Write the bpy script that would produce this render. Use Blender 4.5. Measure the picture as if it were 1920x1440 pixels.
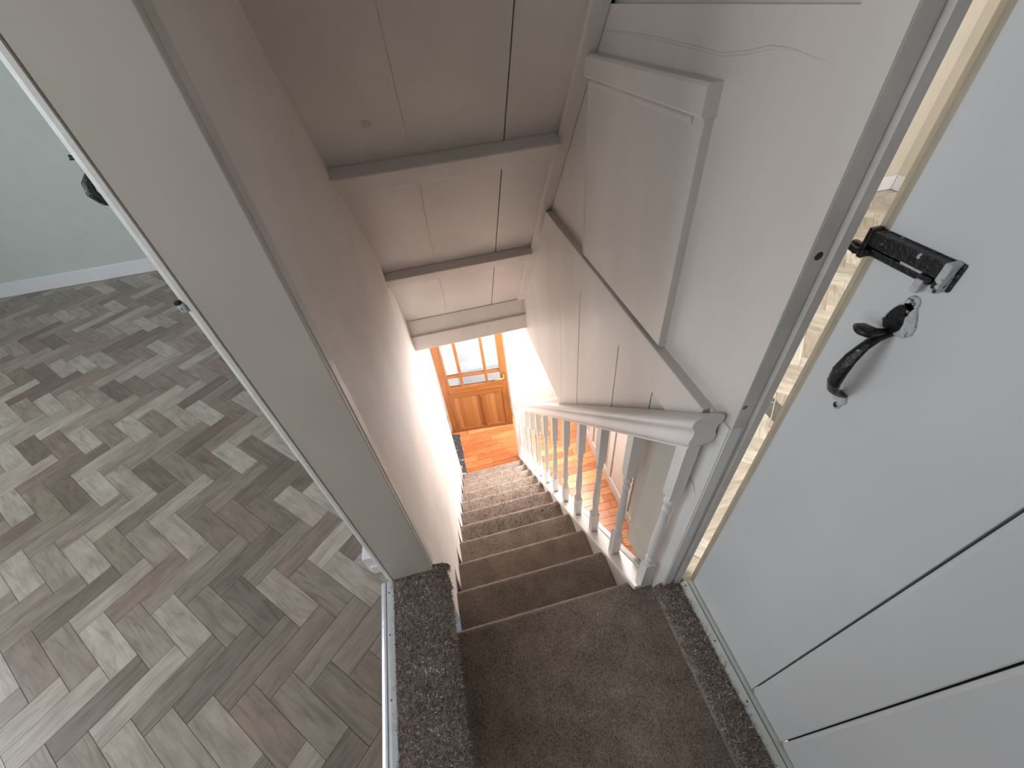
import bpy, bmesh, math, random
import numpy as np
from mathutils import Vector, Matrix

random.seed(7); RNG = np.random.default_rng(7)
for o in list(bpy.data.objects): bpy.data.objects.remove(o)
SC = bpy.context.scene
COL = SC.collection

# ------------------------------------------------------------------ camera, world, lights, exposure
cam_d = bpy.data.cameras.new('camera'); cam = bpy.data.objects.new('camera', cam_d); COL.objects.link(cam)
cam_d.sensor_fit = 'HORIZONTAL'; cam_d.sensor_width = 36.0; cam_d.lens = 775.82 / 1920 * 36.0
cam_d.clip_start = 0.02; cam_d.clip_end = 100
CAM = Vector((0.2273, -0.5081, 1.5892))
_r = Vector((0.96899526, -0.23223797, -0.08434278)); _u = Vector((0.22053484, 0.65901778, 0.71906881)); _f = Vector((0.11141169, 0.71537479, -0.68980167))
cam.matrix_world = Matrix(((_r.x, _u.x, -_f.x, CAM.x), (_r.y, _u.y, -_f.y, CAM.y), (_r.z, _u.z, -_f.z, CAM.z), (0, 0, 0, 1)))
SC.camera = cam

world = bpy.data.worlds.new('daylight'); SC.world = world; world.use_nodes = True
bg = world.node_tree.nodes['Background']; bg.inputs[0].default_value = (0.72, 0.84, 1.0, 1); bg.inputs[1].default_value = 0.6

SC.view_settings.view_transform = 'Standard'; SC.view_settings.look = 'None'; SC.view_settings.gamma = 1.0
SC.view_settings.use_curve_mapping = False
SC.view_settings.exposure = 0.30

def area(name, loc, direction, sx, sy, power, col):
    d = bpy.data.lights.new(name, 'AREA'); d.shape = 'RECTANGLE'; d.size = sx; d.size_y = sy; d.energy = power; d.color = col
    o = bpy.data.objects.new(name, d); COL.objects.link(o); o.location = loc
    o.rotation_euler = Vector(direction).to_track_quat('-Z', 'Y').to_euler()
    return o
# daylight standing in the windows outside the picture; the near bedroom one is added
area('bedroom_window_daylight', (-3.57, 0.25, 1.55), (1, 0, 0), 1.4, 1.15, 33, (0.86, 0.93, 1.0))
area('bedroom_near_added_fill', (-2.05, -1.42, 1.55), (0, 1, 0), 1.2, 1.15, 20, (0.97, 0.98, 1.0))  # added fill lamp, brightens the far bedroom wall
area('hall_window_daylight', (1.485, 2.20, -0.83), (-1, -0.05, -0.2), 0.95, 1.0, 78, (1.0, 0.93, 0.89))
area('second_room_window_daylight', (2.4, -1.52, 1.5), (0, 1, 0), 1.2, 1.1, 62, (1.0, 0.97, 0.92))
area('far_room_window_daylight', (1.34, 3.55, -1.1), (-1, 0, 0), 0.8, 0.9, 46, (1.0, 0.99, 0.97))

# ------------------------------------------------------------------ constants of the place (metres)
RISE, GO, W = 0.2103, 0.2144, 0.64           # stair
F0 = -11 * RISE                              # hall floor
ZL, ZR = 0.195, 0.12                         # bedroom floor, second room floor
NST = 10

# ------------------------------------------------------------------ materials
def new_mat(name):
    m = bpy.data.materials.new(name); m.use_nodes = True
    nt = m.node_tree; b = nt.nodes['Principled BSDF']
    return m, nt, b
def N(nt, t, **kw):
    n = nt.nodes.new(t)
    for k, v in kw.items():
        if k.startswith('in_'): n.inputs[k[3:].replace('_', ' ')].default_value = v
        else: setattr(n, k, v)
    return n
def srgb(r, g, b):
    f = lambda c: ((c/255+0.055)/1.055)**2.4 if c/255 > 0.04045 else c/255/12.92
    return (f(r), f(g), f(b), 1)
def ramp(nt, stops, interp='LINEAR'):
    n = nt.nodes.new('ShaderNodeValToRGB'); cr = n.color_ramp; cr.interpolation = interp
    cr.elements[0].position, cr.elements[0].color = stops[0]
    cr.elements[1].position, cr.elements[1].color = stops[-1]
    for p, c in stops[1:-1]:
        e = cr.elements.new(p); e.color = c
    return n
def L(nt, a, b): nt.links.new(a, b)

def paint(name, col, rough=0.4, var=0.05, bump=0.12, scale=9.0, dirt=None, streak=1.0):
    m, nt, b = new_mat(name)
    tc = N(nt, 'ShaderNodeTexCoord'); mp = N(nt, 'ShaderNodeMapping'); mp.inputs['Scale'].default_value = (1, 1, streak)
    L(nt, tc.outputs['Object'], mp.inputs[0])
    n1 = N(nt, 'ShaderNodeTexNoise', in_Scale=scale, in_Detail=5.0); L(nt, mp.outputs[0], n1.inputs['Vector'])
    lo = tuple(c*(1-var*1.6) for c in col[:3])+(1,); hi = tuple(min(1, c*(1+var)) for c in col[:3])+(1,)
    r = ramp(nt, [(0.3, lo), (0.7, hi)]); L(nt, n1.outputs['Fac'], r.inputs[0])
    last = r.outputs[0]
    if dirt:
        n3 = N(nt, 'ShaderNodeTexNoise', in_Scale=dirt[1], in_Detail=6.0); L(nt, tc.outputs['Object'], n3.inputs['Vector'])
        r3 = ramp(nt, [(dirt[2], (0, 0, 0, 1)), (dirt[2]+0.05, (1, 1, 1, 1))]); L(nt, n3.outputs['Fac'], r3.inputs[0])
        mx = N(nt, 'ShaderNodeMix', data_type='RGBA'); L(nt, r3.outputs[0], mx.inputs[0]); L(nt, last, mx.inputs[6]); mx.inputs[7].default_value = dirt[0]
        last = mx.outputs[2]
    L(nt, last, b.inputs['Base Color'])
    b.inputs['Roughness'].default_value = rough
    n2 = N(nt, 'ShaderNodeTexNoise', in_Scale=scale*3, in_Detail=4.0); L(nt, mp.outputs[0], n2.inputs['Vector'])
    bp = N(nt, 'ShaderNodeBump', in_Strength=bump, in_Distance=0.01); L(nt, n2.outputs['Fac'], bp.inputs['Height']); L(nt, bp.outputs[0], b.inputs['Normal'])
    return m
GLOSS = paint('white_gloss_paint', (0.80, 0.78, 0.76, 1), 0.38, 0.03, 0.10, 7)
BOARD = paint('white_board_paint', (0.70, 0.655, 0.615, 1), 0.42, 0.05, 0.14, 6, (srgb(150, 132, 118), 38, 0.80), 0.35)
PLASTER = paint('white_plaster', (0.77, 0.71, 0.67, 1), 0.6, 0.04, 0.22, 5)
LINING = paint('door_lining_paint', (0.58, 0.535, 0.475, 1), 0.42, 0.03, 0.06, 5, (srgb(150, 140, 100), 5, 0.74))
JAMB = paint('worn_jamb_paint', (0.62, 0.60, 0.57, 1), 0.4, 0.06, 0.2, 12, (srgb(140, 132, 120), 30, 0.72))
DOORP = paint('plank_door_paint', (0.70, 0.71, 0.72, 1), 0.36, 0.02, 0.05, 4, (srgb(150, 152, 156), 60, 0.83))
SAGE = paint('pale_sage_wall', (0.56, 0.60, 0.575, 1), 0.7, 0.02, 0.08, 8)
CREAM = paint('cream_wall', (0.66, 0.62, 0.55, 1), 0.7, 0.02, 0.05, 8)
SKIRT = paint('skirting_white', (0.80, 0.81, 0.83, 1), 0.4, 0.02, 0.03, 6)
HALLW = paint('hall_white', (0.86, 0.83, 0.81, 1), 0.6, 0.02, 0.05, 6)
FARW = paint('far_room_wall', (0.66, 0.68, 0.70, 1), 0.7, 0.02, 0.05, 6)
FARF = paint('far_room_floor', (0.36, 0.36, 0.37, 1), 0.8, 0.1, 0.2, 40)
CEILP = paint('ceiling_white', (0.75, 0.74, 0.72, 1), 0.8, 0.02, 0.05, 6)
WAINS = paint('wainscot_grey_paint', (0.62, 0.61, 0.58, 1), 0.45, 0.03, 0.06, 6)
DARKGAP = paint('dark_gap', (0.05, 0.04, 0.03, 1), 0.9, 0.1, 0.1, 20)
SLATE = paint('dark_slate', (0.055, 0.065, 0.08, 1), 0.5, 0.25, 0.3, 14, (srgb(200, 200, 205), 26, 0.62))
UPVC = paint('window_white', (0.82, 0.83, 0.84, 1), 0.3, 0.01, 0.02, 6)
ALU = paint('brushed_aluminium_bar', (0.72, 0.74, 0.77, 1), 0.28, 0.05, 0.05, 30); ALU.node_tree.nodes['Principled BSDF'].inputs['Metallic'].default_value = 0.55
SCREW = paint('screw_steel', (0.2, 0.2, 0.2, 1), 0.4, 0.1, 0.1, 60); SCREW.node_tree.nodes['Principled BSDF'].inputs['Metallic'].default_value = 0.8
BRASS = paint('brass', (0.75, 0.52, 0.18, 1), 0.25, 0.05, 0.02, 30); BRASS.node_tree.nodes['Principled BSDF'].inputs['Metallic'].default_value = 1.0
IRON = paint('black_iron_paint_splashed', (0.012, 0.012, 0.013, 1), 0.3, 0.3, 0.25, 60, (srgb(190, 194, 200), 85, 0.66))
IRONW = paint('iron_mostly_painted_over', (0.55, 0.57, 0.59, 1), 0.4, 0.08, 0.35, 60, (srgb(18, 19, 20), 55, 0.56))

def glass_mat():
    m = bpy.data.materials.new('clear_glass'); m.use_nodes = True; nt = m.node_tree; nt.nodes.clear()
    o = N(nt, 'ShaderNodeOutputMaterial'); t = N(nt, 'ShaderNodeBsdfTransparent'); g = N(nt, 'ShaderNodeBsdfGlossy', in_Roughness=0.03)
    t.inputs[0].default_value = (0.93, 0.95, 0.96, 1)
    fr = N(nt, 'ShaderNodeFresnel', in_IOR=1.45); mx = N(nt, 'ShaderNodeMixShader')
    L(nt, fr.outputs[0], mx.inputs[0]); L(nt, t.outputs[0], mx.inputs[1]); L(nt, g.outputs[0], mx.inputs[2]); L(nt, mx.outputs[0], o.inputs[0])
    return m
GLASS = glass_mat()

def carpet_mat(name, dark, mid, light, tuft=False):
    m, nt, b = new_mat(name)
    tc = N(nt, 'ShaderNodeTexCoord')
    if tuft:
        at = N(nt, 'ShaderNodeAttribute', attribute_name='rnd'); r = ramp(nt, [(0.0, dark), (0.35, dark), (0.6, mid), (0.8, mid), (1.0, light)])
        L(nt, at.outputs['Fac'], r.inputs[0]); L(nt, r.outputs[0], b.inputs['Base Color'])
    else:
        n1 = N(nt, 'ShaderNodeTexNoise', in_Scale=260.0, in_Detail=3.0); L(nt, tc.outputs['Object'], n1.inputs['Vector'])
        n2 = N(nt, 'ShaderNodeTexNoise', in_Scale=14.0, in_Detail=4.0); L(nt, tc.outputs['Object'], n2.inputs['Vector'])
        ad = N(nt, 'ShaderNodeMath', operation='MULTIPLY_ADD'); L(nt, n2.outputs['Fac'], ad.inputs[0]); ad.inputs[1].default_value = 0.3; 
        sc = N(nt, 'ShaderNodeMath', operation='MULTIPLY'); L(nt, n1.outputs['Fac'], sc.inputs[0]); sc.inputs[1].default_value = 0.8
        L(nt, sc.outputs[0], ad.inputs[2])
        r = ramp(nt, [(0.35, dark), (0.55, mid), (0.78, light)]); L(nt, ad.outputs[0], r.inputs[0]); L(nt, r.outputs[0], b.inputs['Base Color'])
        bp = N(nt, 'ShaderNodeBump', in_Strength=0.8, in_Distance=0.006); L(nt, n1.outputs['Fac'], bp.inputs['Height']); L(nt, bp.outputs[0], b.inputs['Normal'])
    b.inputs['Roughness'].default_value = 0.95; b.inputs['Specular IOR Level'].default_value = 0.15
    b.inputs['Sheen Weight'].default_value = 0.35; b.inputs['Sheen Roughness'].default_value = 0.5
    return m
cd, cm, cl = (0.125, 0.092, 0.070, 1), (0.31, 0.245, 0.20, 1), (0.52, 0.435, 0.37, 1)
CARPET = carpet_mat('taupe_carpet', cd, cm, cl)
TUFT = carpet_mat('taupe_carpet_tufts', cd, cm, (0.85, 0.76, 0.68, 1), True)

TUFT_LIT = carpet_mat('taupe_lit_tufts', (0.20, 0.165, 0.14, 1), (0.42, 0.36, 0.315, 1), (0.95, 0.88, 0.80, 1), True)  # lighter copy of TUFT, light on the thresholds put into the colour
def plank_mat(name, cols, joined=False, rough=0.30):
    m, nt, b = new_mat(name)
    if joined:
        rn = N(nt, 'ShaderNodeAttribute', attribute_name='rnd').outputs['Fac']; loc = N(nt, 'ShaderNodeAttribute', attribute_name='loc').outputs['Vector']
    else:
        rn = N(nt, 'ShaderNodeObjectInfo').outputs['Random']; loc = N(nt, 'ShaderNodeTexCoord').outputs['Object']
    k = len(cols); r = ramp(nt, [(i/k, c) for i, c in enumerate(cols)], 'CONSTANT'); L(nt, rn, r.inputs[0])
    ml = N(nt, 'ShaderNodeMath', operation='MULTIPLY'); L(nt, rn, ml.inputs[0]); ml.inputs[1].default_value = 137.0
    cb = N(nt, 'ShaderNodeCombineXYZ'); L(nt, ml.outputs[0], cb.inputs[0]); L(nt, ml.outputs[0], cb.inputs[1])
    ad = N(nt, 'ShaderNodeVectorMath', operation='ADD'); L(nt, loc, ad.inputs[0]); L(nt, cb.outputs[0], ad.inputs[1])
    mp = N(nt, 'ShaderNodeMapping'); mp.inputs['Scale'].default_value = (7, 60, 20); L(nt, ad.outputs[0], mp.inputs[0])
    n1 = N(nt, 'ShaderNodeTexNoise', in_Scale=1.0, in_Detail=6.0, in_Distortion=1.4); L(nt, mp.outputs[0], n1.inputs['Vector'])
    mp2 = N(nt, 'ShaderNodeMapping'); mp2.inputs['Scale'].default_value = (10, 22, 20); L(nt, ad.outputs[0], mp2.inputs[0])
    n2 = N(nt, 'ShaderNodeTexNoise', in_Scale=1.0, in_Detail=3.0); L(nt, mp2.outputs[0], n2.inputs['Vector'])
    rr = ramp(nt, [(0.28, (0.70, 0.69, 0.68, 1)), (0.5, (1, 1, 1, 1)), (0.75, (1.16, 1.16, 1.15, 1))]); L(nt, n1.outputs['Fac'], rr.inputs[0])
    r2 = ramp(nt, [(0.3, (0.84, 0.83, 0.82, 1)), (0.7, (1.12, 1.12, 1.12, 1))]); L(nt, n2.outputs['Fac'], r2.inputs[0])
    m1 = N(nt, 'ShaderNodeMix', data_type='RGBA', blend_type='MULTIPLY'); m1.inputs[0].default_value = 1; L(nt, r.outputs[0], m1.inputs[6]); L(nt, rr.outputs[0], m1.inputs[7])
    m2 = N(nt, 'ShaderNodeMix', data_type='RGBA', blend_type='MULTIPLY'); m2.inputs[0].default_value = 1; L(nt, m1.outputs[2], m2.inputs[6]); L(nt, r2.outputs[0], m2.inputs[7])
    L(nt, m2.outputs[2], b.inputs['Base Color']); b.inputs['Roughness'].default_value = rough
    bp = N(nt, 'ShaderNodeBump', in_Strength=0.06, in_Distance=0.004); L(nt, n1.outputs['Fac'], bp.inputs['Height']); L(nt, bp.outputs[0], b.inputs['Normal'])
    return m
HERR = [(0.215, 0.185, 0.165, 1), (0.36, 0.34, 0.31, 1), (0.27, 0.235, 0.212, 1), (0.185, 0.155, 0.140, 1), (0.42, 0.405, 0.375, 1), (0.30, 0.268, 0.245, 1), (0.24, 0.198, 0.178, 1), (0.385, 0.36, 0.335, 1), (0.255, 0.225, 0.20, 1), (0.33, 0.30, 0.272, 1)]
HERR = [(r*1.05, g*0.985, b*0.90, 1) for r, g, b, a in HERR]
PLANK = plank_mat('grey_oak_vinyl_plank', HERR); PLANKJ = plank_mat('grey_oak_vinyl_field', HERR, True)
PLANK2 = plank_mat('beige_vinyl_plank', [(0.62, 0.56, 0.49, 1), (0.74, 0.69, 0.62, 1), (0.54, 0.48, 0.41, 1), (0.80, 0.76, 0.69, 1), (0.66, 0.60, 0.52, 1)])
PINE = plank_mat('orange_pine_floorboard', [(0.52, 0.195, 0.075, 1), (0.60, 0.255, 0.105, 1), (0.47, 0.165, 0.062, 1), (0.66, 0.31, 0.13, 1), (0.55, 0.215, 0.085, 1)], rough=0.3)
def wood_mat(name, c1, c2, scale=(14, 14, 1.2)):
    m, nt, b = new_mat(name)
    tc = N(nt, 'ShaderNodeTexCoord'); mp = N(nt, 'ShaderNodeMapping'); mp.inputs['Scale'].default_value = scale; L(nt, tc.outputs['Object'], mp.inputs[0])
    n = N(nt, 'ShaderNodeTexNoise', in_Scale=3.0, in_Detail=6.0, in_Distortion=0.8); L(nt, mp.outputs[0], n.inputs['Vector'])
    r = ramp(nt, [(0.3, c1), (0.7, c2)]); L(nt, n.outputs['Fac'], r.inputs[0]); L(nt, r.outputs[0], b.inputs['Base Color']); b.inputs['Roughness'].default_value = 0.35
    return m
DOORW = wood_mat('varnished_pine_vertical', (0.25, 0.088, 0.023, 1), (0.36, 0.145, 0.043, 1))
DOORH = wood_mat('varnished_pine_horizontal', (0.25, 0.088, 0.023, 1), (0.35, 0.14, 0.042, 1), (1.2, 14, 14))
DOORT = [wood_mat('varnished_pine_stave_%d' % i, tuple(c*0.86 for c in q)+(1,), q+(1,), (30, 10, 1.0)) for i, q in enumerate(((0.34, 0.138, 0.042), (0.44, 0.205, 0.078), (0.385, 0.165, 0.054)))]

# ------------------------------------------------------------------ mesh helpers
def link(o, parent=None):
    COL.objects.link(o)
    if parent is not None: o.parent = parent
    return o
def tag(o, label=None, cat=None, group=None, kind=None):
    if label: o['label'] = label
    if cat: o['category'] = cat
    if group: o['group'] = group
    if kind: o['kind'] = kind
    return o
def empty(name, loc=(0, 0, 0), parent=None):
    o = bpy.data.objects.new(name, None); o.location = loc; o.empty_display_size = 0.05
    return link(o, parent)
def from_bm(name, bm, mat, parent=None, smooth=False, loc=None):
    bmesh.ops.recalc_face_normals(bm, faces=bm.faces)
    me = bpy.data.meshes.new(name); bm.to_mesh(me); bm.free()
    me.materials.append(mat)
    if smooth:
        for f in me.polygons: f.use_smooth = True
    o = bpy.data.objects.new(name, me)
    if loc is not None: o.location = loc
    return link(o, parent)
def b_box(bm, x0, x1, y0, y1, z0, z1, bev=0.0, seg=2):
    g = bmesh.ops.create_cube(bm, size=1.0)
    vs = g['verts']
    for v in vs:
        v.co = Vector(((x0+x1)/2+v.co.x*(x1-x0), (y0+y1)/2+v.co.y*(y1-y0), (z0+z1)/2+v.co.z*(z1-z0)))
    if bev > 0:
        es = list({e for v in vs for e in v.link_edges})
        bmesh.ops.bevel(bm, geom=es, offset=bev, segments=seg, affect='EDGES', profile=0.5)
    return bm
def box(name, x0, x1, y0, y1, z0, z1, mat, parent=None, bev=0.0, seg=2):
    bm = bmesh.new(); b_box(bm, x0, x1, y0, y1, z0, z1, bev, seg)
    return from_bm(name, bm, mat, parent)
def prism(bm, poly, axis, a0, a1):
    """poly: 2d points in the plane perpendicular to axis; extruded from a0 to a1"""
    def mk(p, a):
        if axis == 'x': return (a, p[0], p[1])
        if axis == 'y': return (p[0], a, p[1])
        return (p[0], p[1], a)
    v0 = [bm.verts.new(mk(p, a0)) for p in poly]; v1 = [bm.verts.new(mk(p, a1)) for p in poly]
    n = len(poly)
    bm.faces.new(v0); bm.faces.new(v1[::-1])
    for i in range(n): bm.faces.new((v0[i], v0[(i+1) % n], v1[(i+1) % n], v1[i]))
    return v0 + v1
def pris(name, poly, axis, a0, a1, mat, parent=None, bev=0.0, smooth=False):
    bm = bmesh.new(); prism(bm, poly, axis, a0, a1)
    if bev: bmesh.ops.bevel(bm, geom=bm.edges[:], offset=bev, segments=2, affect='EDGES', profile=0.5)
    return from_bm(name, bm, mat, parent, smooth)
def smooth_angle(o, deg=40):
    for f in o.data.polygons: f.use_smooth = True
    me = o.data
    bm = bmesh.new(); bm.from_mesh(me)
    for e in bm.edges:
        if len(e.link_faces) == 2 and e.calc_face_angle(0) > math.radians(deg): e.smooth = False
    bm.to_mesh(me); bm.free()
    return o
def tube(bm, pts, radii, seg=8, squash=None):
    rings = []
    n = len(pts)
    for i, (p, r) in enumerate(zip(pts, radii)):
        p = Vector(p); a = Vector(pts[max(0, i-1)]); c = Vector(pts[min(n-1, i+1)]); t = (c-a).normalized()
        ref = Vector((0, 1, 0)) if abs(t.y) < 0.9 else Vector((1, 0, 0))
        e1 = t.cross(ref).normalized(); e2 = t.cross(e1).normalized()
        s = squash or (1, 1)
        rings.append([bm.verts.new(p + e1*math.cos(k*2*math.pi/seg)*r*s[0] + e2*math.sin(k*2*math.pi/seg)*r*s[1]) for k in range(seg)])
    for a, c in zip(rings, rings[1:]):
        for k in range(seg): bm.faces.new((a[k], a[(k+1) % seg], c[(k+1) % seg], c[k]))
    bm.faces.new(rings[0][::-1]); bm.faces.new(rings[-1])
def pile(name, base, parent, count, length, width, lean=0.6, mat=None, front=None):
    """carpet tufts standing on the faces of a base mesh, one blade each"""
    me = base.data; me.calc_loop_triangles()
    co = np.array([v.co[:] for v in me.vertices]); tri = np.array([t.vertices[:] for t in me.loop_triangles])
    a, b, c = co[tri[:, 0]], co[tri[:, 1]], co[tri[:, 2]]
    nn = np.cross(b-a, c-a); ar = np.linalg.norm(nn, axis=1)+1e-12; nn = nn/ar[:, None]
    ctr = (a+b+c)/3; view = np.array(CAM)-ctr
    ar = ar*((nn*view).sum(1) > 0)                    # only where the pile can be looked at
    want = count; count = want if front is None else want*4
    idx = RNG.choice(len(tri), count, p=ar/ar.sum())
    u = RNG.random(count); v = RNG.random(count); fl = u+v > 1; u[fl] = 1-u[fl]; v[fl] = 1-v[fl]
    P = a[idx]+(b-a)[idx]*u[:, None]+(c-a)[idx]*v[:, None]; n = nn[idx]
    if front is not None:
        ok = np.nonzero(P[:, 1] > front)[0][:want]; P, n = P[ok], n[ok]; count = len(ok)
    rd = RNG.normal(size=(count, 3)); rd /= np.linalg.norm(rd, axis=1)[:, None]
    t = np.cross(n, rd); t /= np.linalg.norm(t, axis=1)[:, None]+1e-9
    ln = length*(0.6+0.8*RNG.random(count))[:, None]
    lean_v = RNG.normal(size=(count, 3))*lean*0.6
    tip = P+n*ln*0.8+lean_v*ln
    V = np.empty((count*3, 3)); V[0::3] = P-t*width/2; V[1::3] = P+t*width/2; V[2::3] = tip
    m = bpy.data.meshes.new(name); m.vertices.add(count*3); m.vertices.foreach_set('co', V.ravel())
    m.loops.add(count*3); m.loops.foreach_set('vertex_index', np.arange(count*3, dtype=np.int32))
    m.polygons.add(count); m.polygons.foreach_set('loop_start', np.arange(0, count*3, 3, dtype=np.int32)); m.polygons.foreach_set('loop_total', np.full(count, 3, dtype=np.int32))
    m.update()
    at = m.attributes.new('rnd', 'FLOAT', 'FACE'); at.data.foreach_set('value', RNG.random(count).astype(np.float32))
    m.materials.append(mat or TUFT)
    o = bpy.data.objects.new(name, m); o['kind'] = 'stuff'
    return link(o, parent)

# ================================================================== STRUCTURE
# ---- sloping boarded ceiling (underside of the flight above)
SL = -1.289
def cz(y): return 1.25 + SL*(y-0.88)
_len = math.hypot(1, SL); E_DN = Vector((0, 1/_len, SL/_len)); N_OUT = Vector((0, SL/_len, -1/_len))   # down the slope; towards the stair
def sl_box(name, y0, y1, x0, x1, t0, t1, mat, parent, bev=0.0, skew=0.0):
    """box lying on the sloping ceiling, y0..y1 measured on the ceiling plane, t along the outward normal"""
    bm = bmesh.new(); vs = []
    for x in (x0, x1):
        for y in (y0, y1):
            for t in (t0, t1):
                dy = skew*(x-x0)
                p = Vector((x, y+dy, cz(y+dy))) + N_OUT*t
                vs.append(bm.verts.new(p))
    for f in ((0, 1, 3, 2), (4, 6, 7, 5), (0, 4, 5, 1), (2, 3, 7, 6), (0, 2, 6, 4), (1, 5, 7, 3)): bm.faces.new([vs[i] for i in f])
    if bev: bmesh.ops.bevel(bm, geom=bm.edges[:], offset=bev, segments=2, affect='EDGES', profile=0.5)
    return from_bm(name, bm, mat, parent)
ceiling = sl_box('ceiling', 0.02, 1.78, -0.146, 0.76, -0.06, -0.012, DARKGAP, None)
tag(ceiling, 'sloping boarded white ceiling over the staircase', 'ceiling', kind='structure')
xs = [-0.10, 0.2235, 0.5045, 0.70]
for i in range(3):
    gl, gr = (-0.002 if i == 1 else 0.0016), (-0.002 if i == 0 else 0.0016)
    sl_box('ceiling_board', 0.03, 1.76, xs[i]+(gl if i else 0), xs[i+1]-gr, -0.012, 0.0, BOARD, ceiling, 0.0015)
for ya, yb in ((0.94, 1.28), (1.37, 1.71)):
    bm = bmesh.new(); tube(bm, [Vector((0.2235+0.004*math.sin(9*y)-0.02*(y-1.2), y, cz(y))) for y in np.linspace(ya, yb, 7)], [0.0008, 0.002, 0.0024, 0.002, 0.0024, 0.002, 0.0008], 6)
    from_bm('paint_ridge', bm, BOARD, ceiling, True)
sl_box('batten', 0.872, 0.918, -0.06, 0.672, -0.001, 0.042, BOARD, ceiling, 0.004)
sl_box('batten', 1.305, 1.350, -0.06, 0.676, -0.001, 0.042, BOARD, ceiling, 0.004)
sl_box('edge_trim', 0.03, 1.72, 0.672, 0.7195, -0.001, 0.016, BOARD, ceiling, 0.003)
bm = bmesh.new(); bmesh.ops.create_circle(bm, cap_ends=True, segments=20, radius=0.0135)
dm = from_bm('filled_knot', bm, paint('knot_filler', (0.58, 0.53, 0.49, 1), 0.5, 0.05, 0.05, 40), ceiling)
dm.location = Vector((0.129, 0.79, cz(0.79))) + N_OUT*0.0006; dm.rotation_euler = N_OUT.to_track_quat('Z', 'Y').to_euler()
box('header_board', -0.10, 0.725, 1.722, 1.80, 0.040, 0.156, BOARD, ceiling, 0.003)
box('header_board', -0.10, 0.745, 1.704, 1.86, -0.064, 0.045, BOARD, ceiling, 0.003)
box('header_backing', -0.10, 0.745, 1.765, 1.85, -0.04, 0.13, BOARD, ceiling)

# ---- plaster wall beside the stair
def wallx(y): return float(np.interp(y, [0.14, 0.6, 1.2, 1.75, 2.3, 3.05], [-0.016, -0.016, -0.018, -0.033, -0.014, -0.078]))
bm = bmesh.new(); ys = np.linspace(0.16, 3.06, 59); zs = np.linspace(F0-0.02, 2.40, 70); grid = []
for y in ys:
    row = []
    for z in zs:
        wob = 0.006*math.sin(3.1*z+2.3*y)*math.sin(4.7*y-1.3*z+0.7) + 0.004*math.sin(9.0*z+1.1)*math.sin(7.3*y)
        wob *= min(1, (y-0.16)/0.25)*(1 if z > -0.3 else 0.4)
        row.append(bm.verts.new((wallx(y)+wob, y, z)))
    grid.append(row)
for i in range(len(ys)-1):
    for j in range(len(zs)-1): bm.faces.new((grid[i][j], grid[i+1][j], grid[i+1][j+1], grid[i][j+1]))
be = [e for e in bm.edges if e.is_boundary]
ext = bmesh.ops.extrude_edge_only(bm, edges=be)
for v in [g for g in ext['geom'] if isinstance(g, bmesh.types.BMVert)]: v.co.x = -0.146
wl = from_bm('wall_left', bm, PLASTER, smooth=False); smooth_angle(wl, 40)
tag(wl, 'uneven white plastered wall beside the carpeted stair', 'wall', kind='structure')
box('wall_skin', -0.156, -0.146, 0.20, 3.14, ZL-0.02, 2.40, SAGE, wl)
box('wall_near_end', -0.146, -0.004, -1.45, -0.76, -0.2, 2.40, PLASTER, wl)
box('wall_over_doorway', -0.146, -0.010, -0.76, 0.16, 2.17, 2.40, PLASTER, wl)

# lining of the bedroom doorway and its room-side architrave
lin = box('trim_1', -0.1465, -0.012, 0.138, 0.165, ZL+0.002, 2.17, LINING, None, 0.0025)
tag(lin, 'wide pale door lining board standing on the carpeted threshold', 'door lining', kind='structure')
box('lining_edge', -0.030, -0.010, 0.150, 0.180, ZL+0.01, 2.17, JAMB, lin, 0.002)
bm = bmesh.new()
prism(bm, [(-0.1465, 0.140), (-0.1480, 0.136), (-0.1560, 0.138), (-0.1660, 0.146), (-0.1670, 0.150), (-0.1670, 0.205), (-0.1465, 0.205)], 'z', ZL+0.004, 2.2)
arch = from_bm('trim_2', bm, JAMB); tag(arch, 'narrow white architrave edging the herringbone room doorway', 'architrave', kind='structure')
k = box('catch_plate', -0.1705, -0.160, 0.137, 0.150, 1.270, 1.284, IRONW, arch, 0.002)
box('catch_slot', -0.1715, -0.166, 0.138, 0.146, 1.284, 1.289, DARKGAP, arch)
nj = box('trim_3', -0.1465, -0.004, -0.785, -0.76, ZL, 2.17, LINING, None); tag(nj, 'plain white lining post of the bedroom doorway behind the viewer', 'door lining', kind='structure')
box('lining_head', -0.1465, -0.004, -0.76, 0.138, 2.145, 2.17, LINING, nj)

# ---- boarded wall on the other side of the stair
XR = 0.72
def railz(y): return 0.835 - 0.981*y          # level the boards come down to, behind the handrail
def wpoly(y0, y1, z1, z0=-0.095):
    ys_ = [y0]
    yc = (0.835-z0)/0.981
    if y0 < yc < y1: ys_.append(yc)
    ys_.append(y1)
    low = [(y, max(z0, railz(y))) for y in ys_]
    top = []
    yk = 0.88+(z1-1.25)/SL                    # where the ceiling meets height z1
    if yk >= y1: top = [(y1, z1), (y0, z1)]
    elif yk <= y0: top = [(y1, cz(y1)), (y0, cz(y0))]
    else: top = [(y1, cz(y1)), (yk, z1), (y0, z1)]
    return low + top
wr = pris('wall_right', wpoly(-0.070, 1.765, 2.40), 'x', 0.738, 0.762, DARKGAP)
tag(wr, 'white painted board wall with framed hatch above the handrail', 'wall', kind='structure')
def ub(y0, y1, z0, z1):                        # a polygon on the upper wall, cut by the ceiling slope
    pts = [(y0, z0)]
    yk = 0.88+(z0-1.25)/SL
    if yk < y1: pts.append((yk, z0))
    else: pts += [(y1, z0), (y1, min(z1, cz(y1)))]
    yt = 0.88+(z1-1.25)/SL
    if y0 < yt < y1: pts.append((yt, z1))
    pts.append((y0, min(z1, cz(y0))))
    return pts
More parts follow.
